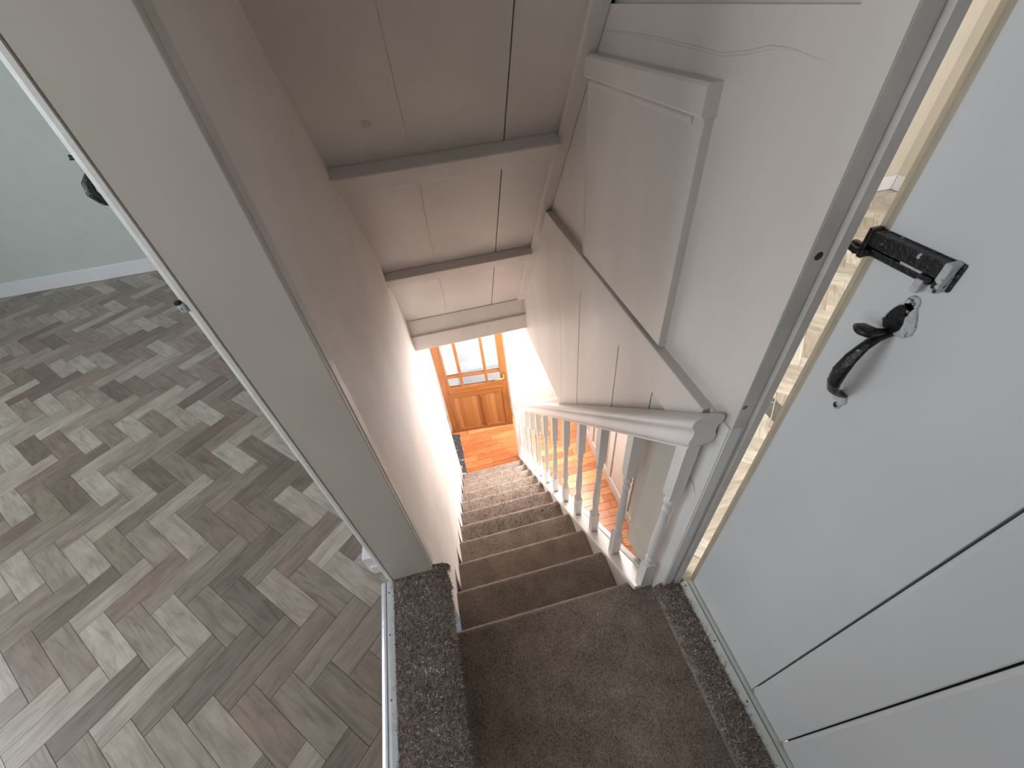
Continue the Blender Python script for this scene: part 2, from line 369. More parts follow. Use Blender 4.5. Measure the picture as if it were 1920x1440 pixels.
pris('upper_boarding', ub(-0.0828, 1.2, 0.90, 1.545), 'x', 0.72, 0.745, BOARD, wr)
pris('stile', ub(-0.0828, -0.018, 1.545, 2.40), 'x', 0.72, 0.745, BOARD, wr)
pris('recessed_panel', ub(-0.02, 0.9, 1.53, 2.40), 'x', 0.734, 0.752, BOARD, wr)
# rail with a ledge on top
pris('mid_rail', [(-0.02, 0.800), (1.200, 0.795), (1.105, 0.932), (-0.02, 0.925)], 'x', 0.695, 0.74, BOARD, wr, 0.003)
edges = [-0.02, 0.192, 0.410, 0.748, 0.985, 1.762]
for a, b in zip(edges, edges[1:]):
    g = 0.0005 if (a == 0.985 or b == 0.985) else 0.0022
    pris('wall_board', wpoly(a+0.0022 if a != 0.985 else a+g, b-g, 0.812), 'x', 0.716, 0.742, BOARD, wr, 0.0012)
# framed hatch
pris('hatch_panel', [(0.186, 0.936), (0.690, 0.936), (0.690, 1.440), (0.186, 1.440)], 'x', 0.701, 0.722, BOARD, wr, 0.0015)
def bar(name, prof, axis, a0, a1): return smooth_angle(pris(name, prof, axis, a0, a1, BOARD, wr), 50)
half = [(0.0, 0.0), (0.0, 0.010), (0.004, 0.017), (0.011, 0.021), (0.018, 0.023), (0.027, 0.021), (0.033, 0.015), (0.036, 0.007), (0.036, 0.0)]
pris('hatch_top_rail', [(0.692, 1.414), (0.695, 1.409), (0.722, 1.409), (0.722, 1.458), (0.697, 1.458), (0.6925, 1.453)], 'y', 0.182, 0.712, BOARD, wr, 0.001)
bar('hatch_bead', [(0.703-h*0.36, 1.396+w*0.38) for w, h in half], 'y', 0.215, 0.690)
bar('hatch_stile', [(0.722-h*0.95, 0.672+w*0.8) for w, h in half[:5]] + [(0.722-h*0.95, 0.692+w*0.5) for w, h in half[1:]], 'z', 0.935, 1.425)
bar('hatch_bottom_rail', [(0.722-h*0.9, 0.930+w*0.45) for w, h in half], 'y', 0.185, 0.708)
# hard seam of filler over the hatch
pts = [(0.668, 1.500), (0.56, 1.500), (0.415, 1.4975), (0.28, 1.492), (0.20, 1.488), (0.146, 1.494), (0.10, 1.503), (0.066, 1.503), (0.02, 1.497), (-0.02, 1.494)]
bm = bmesh.new(); tube(bm, [(0.7205, y, z) for y, z in pts], [0.0006, 0.0022, 0.003, 0.003, 0.0028, 0.003, 0.003, 0.0026, 0.0018, 0.0005], 6)
from_bm('filler_seam', bm, BOARD, wr, True)
# board end post under the handrail and the jamb of the second doorway
bm = bmesh.new(); b_box(bm, 0.7135, 0.745, -0.086, -0.010, 0.004, 0.925)
low = [e for e in bm.edges if all(v.co.z < 0.1 and v.co.x < 0.72 for v in e.verts) or all(v.co.z < 0.1 for v in e.verts)]
bmesh.ops.bevel(bm, geom=low, offset=0.016, segments=3, affect='EDGES'); 
vert = [e for e in bm.edges if abs(e.verts[0].co.z-e.verts[1].co.z) > 0.5]
bmesh.ops.bevel(bm, geom=vert, offset=0.003, segments=2, affect='EDGES')
po = from_bm('trim_4', bm, GLOSS); smooth_angle(po, 50); tag(po, 'white painted end post with rounded foot under the handrail end', 'post', kind='structure')
bm = bmesh.new(); tube(bm, [(0.7120, -0.020, 0.690), (0.7105, -0.034, 0.680), (0.7110, -0.052, 0.682), (0.7125, -0.066, 0.664)], [0.001, 0.003, 0.0026, 0.001], 6)
from_bm('paint_chip', bm, GLOSS, po)
box('post_backing', 0.722, 0.748, -0.012, 0.030, -0.06, 0.84, BOARD, po, 0.002)
jb = box('trim_5', 0.7212, 0.752, -0.0835, -0.05, 0.05, 2.2, JAMB, None, 0.002)
tag(jb, 'worn white door jamb with a dark bolt hole beside the plank door', 'door jamb', kind='structure')
bm = bmesh.new(); prism(bm, [(0.752, -0.079), (0.756, -0.090), (0.771, -0.092), (0.777, -0.084), (0.777, -0.05), (0.752, -0.05)], 'z', 0.05, 2.2)
from_bm('stop_bead', bm, JAMB, jb)
bm = bmesh.new(); prism(bm, [(0.777, -0.078), (0.788, -0.078), (0.789, -0.05), (0.777, -0.05)], 'z', 0.05, 2.2)
from_bm('jamb_edge', bm, JAMB, jb)
bm = bmesh.new(); bmesh.ops.create_circle(bm, cap_ends=True, segments=14, radius=0.0062)
h = from_bm('bolt_hole', bm, DARKGAP, jb); h.location = (0.7375, -0.0840, 1.288); h.rotation_euler = (math.pi/2, 0, 0)
for (x, z) in ((0.728, 0.985), (0.727, 0.53)):
    bm = bmesh.new(); bmesh.ops.create_uvsphere(bm, u_segments=10, v_segments=6, radius=0.0055); s = from_bm('painted_screw', bm, SCREW, jb, True); s.location = (x, -0.083, z); s.scale = (1, 0.4, 1)
# wall carrying the second doorway, seen only as thickness
w2 = box('wall_right_jamb', 0.745, 0.786, -0.052, 0.20, -0.1, 2.40, CREAM); tag(w2, 'short cream wall behind the worn door jamb', 'wall', kind='structure')
box('wall_over_door', 0.722, 0.79, -0.86, -0.083, 2.16, 2.40, PLASTER, w2)
box('wall_behind', 0.722, 0.79, -1.45, -0.86, -0.1, 2.40, PLASTER, w2)
box('void_wall_end', 0.745, 1.07, 0.20, 0.225, ZR-0.02, 2.40, CREAM, w2)
box('void_wall_side', 1.055, 1.075, 0.20, 2.30, ZR-0.22, 2.40, CREAM, w2)

# landing end wall and flat ceiling
lw = box('wall_back', -0.004, 0.722, -1.49, -1.45, -0.2, 2.40, PLASTER); tag(lw, 'white landing wall behind the viewer', 'wall', kind='structure')
lc = box('ceiling_landing', -0.146, 0.79, -1.45, 0.06, 2.36, 2.40, CEILP); tag(lc, 'flat white ceiling over the landing', 'ceiling', kind='structure')

# ---- hall below
hall_floor = box('floor', -0.2, 1.50, -0.3, 3.02, F0-0.05, F0-0.012, DARKGAP); tag(hall_floor, 'orange varnished pine floorboards in the hall below', 'floor', kind='structure')
me_cache = {}
def plank_mesh(l, w, t, mat, b=0.0012):
    key = (round(l, 3), round(w, 3), mat.name)
    if key not in me_cache:
        bm = bmesh.new(); b_box(bm, -l/2, l/2, -w/2, w/2, -t, 0)
        top = [e for e in bm.edges if all(v.co.z > -1e-6 for v in e.verts)]
        bmesh.ops.bevel(bm, geom=top, offset=b, segments=1, affect='EDGES')
        me = bpy.data.meshes.new('plank'); bm.to_mesh(me); bm.free(); me.materials.append(mat); me_cache[key] = me
    return me_cache[key]
rw = 0.082; y = 0.62; rr = random.Random(3); row = 0
while y < 3.0:
    x = -0.12 - rr.random()*0.5
    while x < 1.48:
        ln = rr.choice([0.42, 0.56, 0.70, 0.30])
        a, b = max(x, -0.12), min(x+ln, 1.485)
        if b-a > 0.04:
            o = bpy.data.objects.new('floorboard', plank_mesh(round(b-a-0.002, 2), rw-0.002, 0.012, PINE)); o.location = ((a+b)/2, y+rw/2, F0+rr.uniform(-0.0006, 0.0006)); link(o, hall_floor)
        x += ln
    y += rw
hb = box('wall_hall_back', 0.735, 1.52, 3.00, 3.10, F0, -0.09, HALLW); tag(hb, 'bright white hall wall beside the pine door', 'wall', kind='structure')
box('wall_over_pine_door', -0.12, 0.735, 3.00, 3.10, F0+2.03, -0.09, HALLW, hb)
box('wall_reveal', -0.16, -0.085, 2.98, 3.10, F0, -0.09, HALLW, hb)
box('dado_rail', 0.737, 1.49, 2.985, 3.0, F0+0.74, F0+0.775, HALLW, hb, 0.004)
bs = box('baseboard_hall', 0.737, 1.485, 2.984, 2.999, F0, F0+0.11, SKIRT, None, 0.003); tag(bs, 'white skirting along the bright hall wall', 'skirting', kind='structure')
hc = box('ceiling_hall', 0.76, 1.52, 0.95, 3.10, -0.095, -0.06, CEILP); tag(hc, 'white ceiling of the hall below', 'ceiling', kind='structure')
box('ceiling_part', -0.12, 0.76, 1.84, 3.10, -0.095, -0.06, CEILP, hc)
# wainscot wall with the hall window over it
ww = box('wall_hall_side', 1.505, 1.60, -0.3, 3.10, F0, -1.40, WAINS); tag(ww, 'grey white panelled wall beyond the balusters', 'wall', kind='structure')
box('wall_end', 1.505, 1.60, -0.3, 1.72, -1.40, 0.12, HALLW, ww); box('wall_end', 1.505, 1.60, 2.75, 3.10, -1.40, 0.12, HALLW, ww)
box('wall_head', 1.505, 1.60, 1.72, 2.75, -0.28, 0.12, HALLW, ww)
box('skirting_board', 1.478, 1.506, 0.2, 2.995, F0, F0+0.145, WAINS, ww, 0.006)
for a, b in ((0.30, 0.86), (0.93, 1.285), (1.345, 1.70), (1.83, 1.93), (2.02, 2.18), (2.34, 2.98)):
    box('wainscot_board', 1.492, 1.507, a, b, F0+0.14, -1.47 if b > 1.72 else -0.30, WAINS, ww, 0.004)
box('wainscot_stile', 1.480, 1.507, 1.705, 1.795, F0+0.14, -1.42, WAINS, ww, 0.005)
box('wainscot_stile', 1.480, 1.507, 2.19, 2.30, F0+0.14, -1.42, WAINS, ww, 0.005)
box('wainscot_stile', 1.480, 1.507, 1.292, 1.335, F0+0.14, -0.30, WAINS, ww, 0.005)
box('wainscot_cap', 1.468, 1.52, 1.72, 2.98, -1.43, -1.395, WAINS, ww, 0.006)
vw = box('wall_void', 0.76, 1.52, -0.10, -0.06, F0, 0.10, HALLW); tag(vw, 'white end wall of the open well beside the stair', 'wall', kind='structure')

def window(name, label, wall, c, a0, a1, z0, z1, sx):
    """simple casement: wall='x' plane x=c spans y a0..a1; wall='y' plane y=c spans x a0..a1"""
    w = empty(name); tag(w, label, 'window', kind='structure')
    def bx_(nm, p0, p1, q0, q1, d, mat):
        if wall == 'x': box(nm, c-d, c+d, p0, p1, q0, q1, mat, w, 0.003 if mat is not GLASS else 0)
        else: box(nm, p0, p1, c-d, c+d, q0, q1, mat, w, 0.003 if mat is not GLASS else 0)
    t = 0.05
    bx_('frame', a0, a1, z0, z0+t, 0.03, UPVC); bx_('frame', a0, a1, z1-t, z1, 0.03, UPVC)
    bx_('frame', a0, a0+t, z0, z1, 0.03, UPVC); bx_('frame', a1-t, a1, z0, z1, 0.03, UPVC)
    m = (a0+a1)/2; bx_('mullion', m-0.02, m+0.02, z0, z1, 0.025, UPVC)
    bx_('pane', a0+t, m-0.02, z0+t, z1-t, 0.003, GLASS); bx_('pane', m+0.02, a1-t, z0+t, z1-t, 0.003, GLASS)
    return w
window('window_1', 'white hall window above the grey panelled wall', 'x', 1.555, 1.72, 2.75, -1.395, -0.28, -1)


# ---- bedroom with the herringbone floor
fl = box('floor_bedroom', -3.62, -0.146, -1.45, 3.16, ZL-0.06, ZL-0.004, DARKGAP); tag(fl, 'grey oak herringbone plank floor in the adjoining room', 'floor', kind='structure')
PW, PL_ = 0.0785, 0.245; ux = Vector((math.sqrt(.5), -math.sqrt(.5))); vx = Vector((math.sqrt(.5), math.sqrt(.5)))
X0, Y0, PX, PY = -0.006, 0.648, 0.111, 0.3465
def project(P):
    d = Vector(P)-CAM; z = d.dot(_f)
    if z < 0.05: return None
    return (960+775.82*d.dot(_r)/z, 720-775.82*d.dot(_u)/z)
cands = []
for j in range(-8, 10):
    for k in range(-45, 12):
        U = Vector((X0+k*PX, Y0+j*PY)); O = U - vx*PW
        for typ in (0, 1):
            c = (O + ux*PL_/2 + vx*PW/2) if typ == 0 else (O + ux*PW/2 + vx*(PW+PL_/2))
            if -3.55 < c.x < -0.10 and -1.4 < c.y < 3.20: cands.append((c.x, c.y, typ))
def vis(c):
    p = project((c[0], c[1], ZL))
    if p is None: return None
    ok = -60 < p[0] < 800 and 450 < p[1] < 1500
    if p[0] > 0 and p[1] < 1090 and p[0] > (738-(1089-p[1])/1.29)+45: ok = False      # behind the door lining
    return (Vector((c[0], c[1], ZL))-CAM).length if ok else None
seen = sorted([(vis(c), c) for c in cands if vis(c) is not None]); edge = [c for c in cands if c[0] >= -0.275]; seen = [(0, c) for c in edge] + [t for t in seen if t[1] not in edge]; keep = set(c for d, c in seen[:300]); rest = [c for c in cands if c not in keep and c[1] < 3.005]
pm = plank_mesh(PL_-0.0008, PW-0.0008, 0.004, PLANK, 0.0007)
def clipped(c):
    lim = -0.1575 if c[1] > 0.13 else -0.147
    if c[0]+0.115 < lim and c[1]+0.115 < 3.124: return None
    bm = bmesh.new(); bm.from_mesh(pm)
    M4 = Matrix.Translation((c[0], c[1], 0)) @ Matrix.Rotation(math.radians(-45 if c[2] == 0 else 45), 4, 'Z')
    bm.transform(M4)
    bmesh.ops.bisect_plane(bm, geom=bm.verts[:]+bm.edges[:]+bm.faces[:], plane_co=(lim, 0, 0), plane_no=(1, 0, 0), clear_outer=True)
    bmesh.ops.bisect_plane(bm, geom=bm.verts[:]+bm.edges[:]+bm.faces[:], plane_co=(0, 3.1235, 0), plane_no=(0, 1, 0), clear_outer=True)
    bm.transform(M4.inverted()); me = bpy.data.meshes.new('plank'); bm.to_mesh(me); bm.free(); me.materials.append(PLANK)
    return me
for d, c in seen[:300]:
    o = bpy.data.objects.new('plank', clipped(c) or pm); o.location = (c[0], c[1], ZL); o.rotation_euler = (0, 0, math.radians(-45 if c[2] == 0 else 45)); link(o, fl)
V, Fc, rnd, loc = [], [], [], []
for c in rest:
    a = math.radians(-45 if c[2] == 0 else 45); ca, sa = math.cos(a), math.sin(a); b0 = len(V); r = random.random()
    hx, hy = (PL_-0.0008)/2, (PW-0.0008)/2
    for (lx, ly, lz) in ((-hx, -hy, 0), (hx, -hy, 0), (hx, hy, 0), (-hx, hy, 0), (-hx, -hy, -.004), (hx, -hy, -.004), (hx, hy, -.004), (-hx, hy, -.004)):
        V.append((c[0]+lx*ca-ly*sa, c[1]+lx*sa+ly*ca, ZL+lz)); rnd.append(r); loc += [lx, ly, 0]
    for q in ((0, 1, 2, 3), (0, 4, 5, 1), (1, 5, 6, 2), (2, 6, 7, 3), (3, 7, 4, 0)): Fc.append([b0+i for i in q])
me = bpy.data.meshes.new('plank_field'); me.from_pydata(V, [], Fc); me.materials.append(PLANKJ)
me.attributes.new('rnd', 'FLOAT', 'POINT').data.foreach_set('value', rnd); me.attributes.new('loc', 'FLOAT_VECTOR', 'POINT').data.foreach_set('vector', loc)
pf = bpy.data.objects.new('plank_field', me); pf['kind'] = 'stuff'; link(pf, fl)
wf = box('wall_bedroom_far', -3.70, -0.146, 3.14, 3.22, ZL-0.1, 2.40, SAGE); tag(wf, 'pale grey green wall at the far side of the herringbone room', 'wall', kind='structure')
bb = box('baseboard_bedroom', -3.60, -0.157, 3.123, 3.139, ZL, ZL+0.108, SKIRT, None, 0.004); tag(bb, 'white skirting under the pale grey green wall', 'skirting', kind='structure')
wo = box('wall_bedroom_window', -3.70, -3.60, -1.45, 3.22, ZL-0.1, 0.90, SAGE); tag(wo, 'pale bedroom wall around its window', 'wall', kind='structure')
box('wall_head', -3.70, -3.60, -1.45, 3.22, 2.20, 2.40, SAGE, wo); box('wall_side', -3.70, -3.60, -1.45, -0.52, 0.90, 2.20, SAGE, wo); box('wall_side', -3.70, -3.60, 1.02, 3.22, 0.90, 2.20, SAGE, wo)
window('window_2', 'white bedroom window that lights the landing', 'x', -3.63, -0.52, 1.02, 0.90, 2.20, 1)
wn = box('wall_bedroom_near', -3.70, -2.75, -1.53, -1.45, -0.2, 2.40, SAGE); tag(wn, 'pale bedroom wall behind the viewer', 'wall', kind='structure')
box('wall_part', -1.35, -0.0, -1.53, -1.45, -0.2, 2.40, SAGE, wn); box('wall_part', -2.75, -1.35, -1.53, -1.45, -0.2, 0.90, SAGE, wn); box('wall_part', -2.75, -1.35, -1.53, -1.45, 2.20, 2.40, SAGE, wn)
window('window_4_added', 'added white bedroom window behind the viewer, made up for fill light', 'y', -1.49, -2.75, -1.35, 0.90, 2.20, 1)  # unseen window made up to go with the added fill lamp
cb = box('ceiling_bedroom', -3.70, -0.146, -1.53, 3.22, 2.38, 2.42, CEILP); tag(cb, 'white bedroom ceiling', 'ceiling', kind='structure')
# short skirting end by the doorway
sb = box('baseboard_doorway', -0.218, -0.158, 0.182, 1.1, ZL+0.012, ZL+0.110, SKIRT, None, 0.004); tag(sb, 'short white skirting end beside the bedroom doorway', 'skirting', kind='structure')
box('skirting_step', -0.206, -0.170, 0.174, 0.19, ZL+0.012, ZL+0.06, SKIRT, sb, 0.003)

# ---- second room, glimpsed past the plank door
f2 = box('floor_second_room', 0.776, 4.10, -1.70, 0.20, ZR-0.22, ZR-0.005, PLANK2); tag(f2, 'beige herringbone floor glimpsed past the plank door', 'floor', kind='structure')
box('floor_slab', 1.06, 4.10, 0.20, 2.45, ZR-0.22, ZR-0.005, PLANK2, f2)
pm2 = plank_mesh(PL_-0.001, PW-0.001, 0.005, PLANK2, 0.0007); n2 = 0
for j in range(-3, 12):
    for k in range(0, 45):
        U = Vector((0.8+k*PX, -0.3+j*PY)); O = U - vx*PW
        for typ in (0, 1):
            c = (O + ux*PL_/2 + vx*PW/2) if typ == 0 else (O + ux*PW/2 + vx*(PW+PL_/2))
            yy = -0.508+(c.x-0.227)*0.745
            if 0.90 < c.x < 3.9 and abs(c.y-yy) < 0.20 and (c.y < 0.06 or c.x > 1.22) and c.y < 2.2:
                o = bpy.data.objects.new('plank', pm2); o.location = (c.x, c.y, ZR); o.rotation_euler = (0, 0, math.radians(-45 if typ == 0 else 45)); link(o, f2); n2 += 1
w3 = box('wall_second_far', 1.06, 4.20, 2.30, 2.40, ZR-0.2, 2.40, CREAM); tag(w3, 'cream wall glimpsed past the plank door', 'wall', kind='structure')
box('wall_side', 4.02, 4.10, -1.70, 2.4, ZR-0.2, 2.40, CREAM, w3)
box('wall_near', 0.79, 1.70, -1.62, -1.54, ZR-0.2, 2.40, CREAM, w3); box('wall_near', 3.10, 4.10, -1.62, -1.54, ZR-0.2, 2.40, CREAM, w3)
box('wall_near', 1.70, 3.10, -1.62, -1.54, ZR-0.2, 0.88, CREAM, w3); box('wall_near', 1.70, 3.10, -1.62, -1.54, 2.12, 2.40, CREAM, w3)
window('window_3', 'white window of the cream room', 'y', -1.585, 1.70, 3.10, 0.88, 2.12, 1)
bs2 = box('baseboard_second', 1.08, 4.02, 2.285, 2.299, ZR, ZR+0.11, SKIRT, None, 0.003); tag(bs2, 'white skirting under the cream wall past the plank door', 'skirting', kind='structure')
box('skirting_return', 4.005, 4.019, -1.5, 2.28, ZR, ZR+0.11, SKIRT, bs2, 0.003)
c2 = box('ceiling_second', 0.76, 4.2, -1.70, 2.45, 2.38, 2.42, CEILP); tag(c2, 'white ceiling of the cream room', 'ceiling', kind='structure')

# ---- small room behind the pine door
ff = box('floor_far_room', -0.4, 1.4, 3.02, 4.1, F0-0.05, F0, FARF); tag(ff, 'grey floor seen through the door glass', 'floor', kind='structure')
fw = box('wall_far_room', -0.6, 1.45, 4.02, 4.10, F0, -0.09, FARW); tag(fw, 'cool white wall seen through the pine door glass', 'wall', kind='structure')
box('wall_side', -0.6, -0.5, 3.0, 4.1, F0, -0.09, FARW, fw); box('wall_side', 1.36, 1.45, 3.1, 4.1, F0, -0.09, FARW, fw)
fc = box('ceiling_far_room', -0.6, 1.45, 3.0, 4.1, -0.09, -0.05, CEILP); tag(fc, 'white ceiling of the small room behind the pine door', 'ceiling', kind='structure')
fb = box('baseboard_far_room', -0.5, 1.36, 4.0, 4.019, F0, F0+0.16, SKIRT, None, 0.004); tag(fb, 'white skirting seen through the pine door glass', 'skirting', kind='structure')

# ================================================================== STAIRCASE
stair = empty('staircase', (0.32, 0, F0)); tag(stair, 'steep straight staircase carpeted in dark taupe pile', 'staircase')
stair_off = Vector((0.32, 0, F0))
def local(o, off=stair_off):
    o.data.transform(Matrix.Translation(-off)); return o
def swept(name, prof, a0, a1, axis, mat, parent, endr=0.008):
    """profile swept along an axis with softened ends (carpet wrapped over an edge)"""
    c = np.array(prof, float); n = len(c)
    nx = np.roll(c, -1, 0)-np.roll(c, 1, 0); nrm = np.stack([nx[:, 1], -nx[:, 0]], 1); nrm /= np.linalg.norm(nrm, axis=1)[:, None]+1e-9
    area_ = 0.5*np.sum(c[:, 0]*np.roll(c[:, 1], -1)-np.roll(c[:, 0], -1)*c[:, 1])
    if area_ < 0: nrm = -nrm
    ring = []
    for k in range(4):
        t = k/3*math.pi/2; ring.append((a0+endr*(1-math.sin(t)), -endr*(1-math.cos(t)) if False else -endr*(1-math.sin(t))**1.0))
    stations = [(a0, -endr), (a0+endr*0.3, -endr*0.3), (a0+endr, 0)]
    nmid = 8
    stations += [(a0+endr+(a1-a0-endr)*i/nmid, 0) for i in range(1, nmid+1)]
    bm = bmesh.new(); rings = []
    for a, off in stations:
        rv = []
        for (p, q) in zip(c, nrm):
            s = p+q*off
            rv.append(bm.verts.new((a, s[0], s[1]) if axis == 'x' else (s[0], a, s[1])))
        rings.append(rv)
    for r0, r1 in zip(rings, rings[1:]):
        for i in range(n): bm.faces.new((r0[i], r0[(i+1) % n], r1[(i+1) % n], r1[i]))
    bm.faces.new(rings[0]); bm.faces.new(rings[-1])
    o = from_bm(name, bm, mat, parent); return smooth_angle(o, 50)
NR = 0.020
def step_prof(i, yback):
    z = -i*RISE; yn = i*GO
    pr = [(yback, z-0.05), (yback, z)]
    pr += [(yback+(yn-NR-yback)*t, z) for t in (0.33, 0.66)]
    for k in range(0, 9):
        a = math.pi/2 - k*math.pi/8
        pr.append((yn-NR+NR*math.cos(a), z-NR+NR*math.sin(a)))
    pr += [(yn-NR-0.008, z-2*NR-0.003), (yn-NR-0.012, z-RISE*0.6), (yn-NR-0.012, z-RISE-0.004), (yn-NR-0.05, z-RISE-0.004), (yn-NR-0.05, z-0.05)]
    return pr
for i in range(0, NST+1):
    if i == 0:
        o = swept('carpeted_landing', step_prof(0, -1.45), 0.0, 0.722, 'x', CARPET, stair)
    else:
        o = swept('carpeted_step', step_prof(i, (i-1)*GO-0.05), 0.002, 0.652, 'x', CARPET, stair)
    local(o)
    cnt = int(60000 if i == 0 else max(4000, 17000*0.80**(i-1)))
    p = pile('carpet_pile', o, o, cnt, 0.0065, 0.0032+0.0002*i, front=(-0.55 if i == 0 else None))
# blockwork below the treads
bm = bmesh.new(); prism(bm, [(-1.44, -0.06), (-0.12, -0.06), (-0.10, -0.25), (NST*GO-0.12, F0+0.10), (NST*GO-0.12, F0), (-0.3, F0), (-1.44, -0.3)], 'x', 0.01, 0.65)
local(from_bm('carcass', bm, DARKGAP, stair))
# string along the open side
def sloped(name, x0, x1, d0, d1, y0, y1, mat, parent, bev=0.003, z0=0.0):
    bm = bmesh.new(); f = lambda y, d: z0 - 0.981*y + d
    prism(bm, [(y0, f(y0, d0)), (y1, f(y1, d0)), (y1, f(y1, d1)), (y0, f(y0, d1))], 'x', x0, x1)
    if bev: bmesh.ops.bevel(bm, geom=bm.edges[:], offset=bev, segments=2, affect='EDGES', profile=0.5)
    return from_bm(name, bm, mat, parent)
local(sloped('string_board', 0.652, 0.712, -0.30, 0.004, -0.02, 2.30, GLOSS, stair))

# ---- balustrade
bal = empty('balustrade', (0.68, 0, 0)); tag(bal, 'white painted balustrade of turned balusters on the open stair side', 'balustrade')
boff = Vector((0.68, 0, 0))
def lb(o): return local(o, boff)
lb(sloped('base_rail', 0.643, 0.712, -0.012, 0.014, -0.045, 2.33, GLOSS, bal, 0.004))
bm = bmesh.new(); f = lambda y: -0.981*y
pr = [(0.7115, -0.03), (0.7115, 0.016), (0.716, 0.018), (0.742, 0.004), (0.742, -0.03)]
v0 = [bm.verts.new((x, 0.02, f(0.02)+d)) for x, d in pr]; v1 = [bm.verts.new((x, 2.33, f(2.33)+d)) for x, d in pr]
bm.faces.new(v0); bm.faces.new(v1[::-1])
for i in range(len(pr)): bm.faces.new((v0[i], v0[(i+1) % len(pr)], v1[(i+1) % len(pr)], v1[i]))
lb(from_bm('outer_capping', bm, GLOSS, bal))
# handrail: moulded section swept down the slope, cut plumb at the top end
prof = [(-0.018, 0.000), (-0.026, 0.004), (-0.030, 0.012), (-0.031, 0.024), (-0.027, 0.034), (-0.025, 0.044), (-0.027, 0.056), (-0.033, 0.064), (-0.036, 0.072), (-0.034, 0.082), (-0.026, 0.090), (-0.012, 0.094)]
prof = [(x*1.0, z) for x, z in prof]; prof += [(-x, z) for x, z in prof[::-1]]
bm = bmesh.new(); rings = []
for y in [-0.062, -0.060] + list(np.linspace(0.0, 2.32, 8)):
    rings.append([bm.verts.new((0.680+x*(0.97 if y == -0.062 else 1), y, 0.800-0.981*y+z*1.02)) for x, z in prof])
for r0, r1 in zip(rings, rings[1:]):
    for i in range(len(prof)): bm.faces.new((r0[i], r0[(i+1) % len(prof)], r1[(i+1) % len(prof)], r1[i]))
bm.faces.new(rings[0]); bm.faces.new(rings[-1])
hr = from_bm('handrail', bm, GLOSS, bal); smooth_angle(hr, 45); lb(hr)
lb(sloped('rail_fillet', 0.664, 0.696, -0.010, 0.002, -0.05, 2.32, GLOSS, bal, 0.001, 0.800))

BH = 0.792; SQ = 0.0165
def baluster_mesh():
    bm = bmesh.new(); s = SQ
    def sq(z0, z1, slope0, slope1):
        v = [bm.verts.new((x, y, z+(-0.981*y if (sl) else 0))) for (z, sl) in ((z0, slope0), (z1, slope1)) for x, y in ((-s, -s), (s, -s), (s, s), (-s, s))]
        bm.faces.new(v[3::-1]); bm.faces.new(v[4:8])
        for i in range(4): bm.faces.new((v[i], v[(i+1) % 4], v[4+(i+1) % 4], v[4+i]))
    sq(0.0, 0.172, True, False); sq(0.575, BH+0.01, False, True)
    lathe = [(0.170, 0.0160), (0.178, 0.0125), (0.186, 0.0105), (0.191, 0.0150), (0.199, 0.0158), (0.207, 0.0145), (0.212, 0.0105), (0.225, 0.0120), (0.262, 0.0150), (0.300, 0.0158), (0.345, 0.0150), (0.400, 0.0132), (0.455, 0.0115), (0.490, 0.0105),
             (0.497, 0.0130), (0.504, 0.0142), (0.512, 0.0130), (0.518, 0.0105), (0.532, 0.0110), (0.538, 0.0148), (0.547, 0.0160), (0.556, 0.0148), (0.562, 0.0115), (0.570, 0.0140), (0.577, 0.0162)]
    seg = 14; rg = [[bm.verts.new((r*math.cos(k*2*math.pi/seg), r*math.sin(k*2*math.pi/seg), z)) for k in range(seg)] for z, r in lathe]
    for a, b in zip(rg, rg[1:]):
        for k in range(seg): bm.faces.new((a[k], a[(k+1) % seg], b[(k+1) % seg], b[k]))
    bmesh.ops.recalc_face_normals(bm, faces=bm.faces)
    me = bpy.data.meshes.new('baluster'); bm.to_mesh(me); bm.free(); me.materials.append(GLOSS)
    return me
bme = baluster_mesh()
for i in range(12):
    y = -0.030 + 0.2055*i
    if y > 2.26: break
    o = bpy.data.objects.new('baluster', bme); o.location = Vector((0.681, y, -0.981*y+0.010))-boff; link(o, bal)
    if i == 0: smooth_angle(o, 40)
# bottom newel
bm = bmesh.new(); b_box(bm, 0.652, 0.716, 2.30, 2.364, F0, -1.33, 0.003)
b_box(bm, 0.645, 0.723, 2.293, 2.371, -1.33, -1.305, 0.006)
lb(from_bm('newel_post', bm, GLOSS, bal))
bm = bmesh.new(); cap = [(-1.306, 0.024), (-1.295, 0.020), (-1.280, 0.026), (-1.262, 0.038), (-1.240, 0.043), (-1.218, 0.039), (-1.202, 0.027), (-1.194, 0.010)]
tube(bm, [(0.684, 2.332, z) for z, r in cap], [r for z, r in cap], 18); lb(from_bm('newel_cap', bm, GLOSS, bal, True))

# ================================================================== CARPETED THRESHOLDS
def threshold(name, label, prof, y0, y1, n):
    t = empty(name, (prof[0][0], (y0+y1)/2, 0)); tag(t, label, 'threshold'); off = Vector(t.location)
    c = swept('carpet', [(x, z) for x, z in prof], y1, y0, 'y', CARPET, t, -0.012)
    local(c, off); pile('carpet_pile', c, c, int(n*1.4), 0.0075, 0.0027, 1.0, TUFT_LIT)
    return t, off
zt = ZL+0.006
pl = [(-0.150, 0.02), (-0.150, zt), (-0.11, zt+0.001), (-0.07, zt), (-0.03, zt+0.001), (-0.002, zt)]
for k in range(1, 7):
    a = math.pi/2-k*math.pi/6; pl.append((-0.002+0.032*math.cos(a), zt-0.026+0.026*math.sin(a)))
pl += [(0.010, 0.12), (0.006, -0.004), (-0.05, -0.004)]
tl, toff = threshold('threshold', 'taupe carpeted threshold step under the wide door lining, metal bar along it', pl, -0.76, 0.150, 30000)
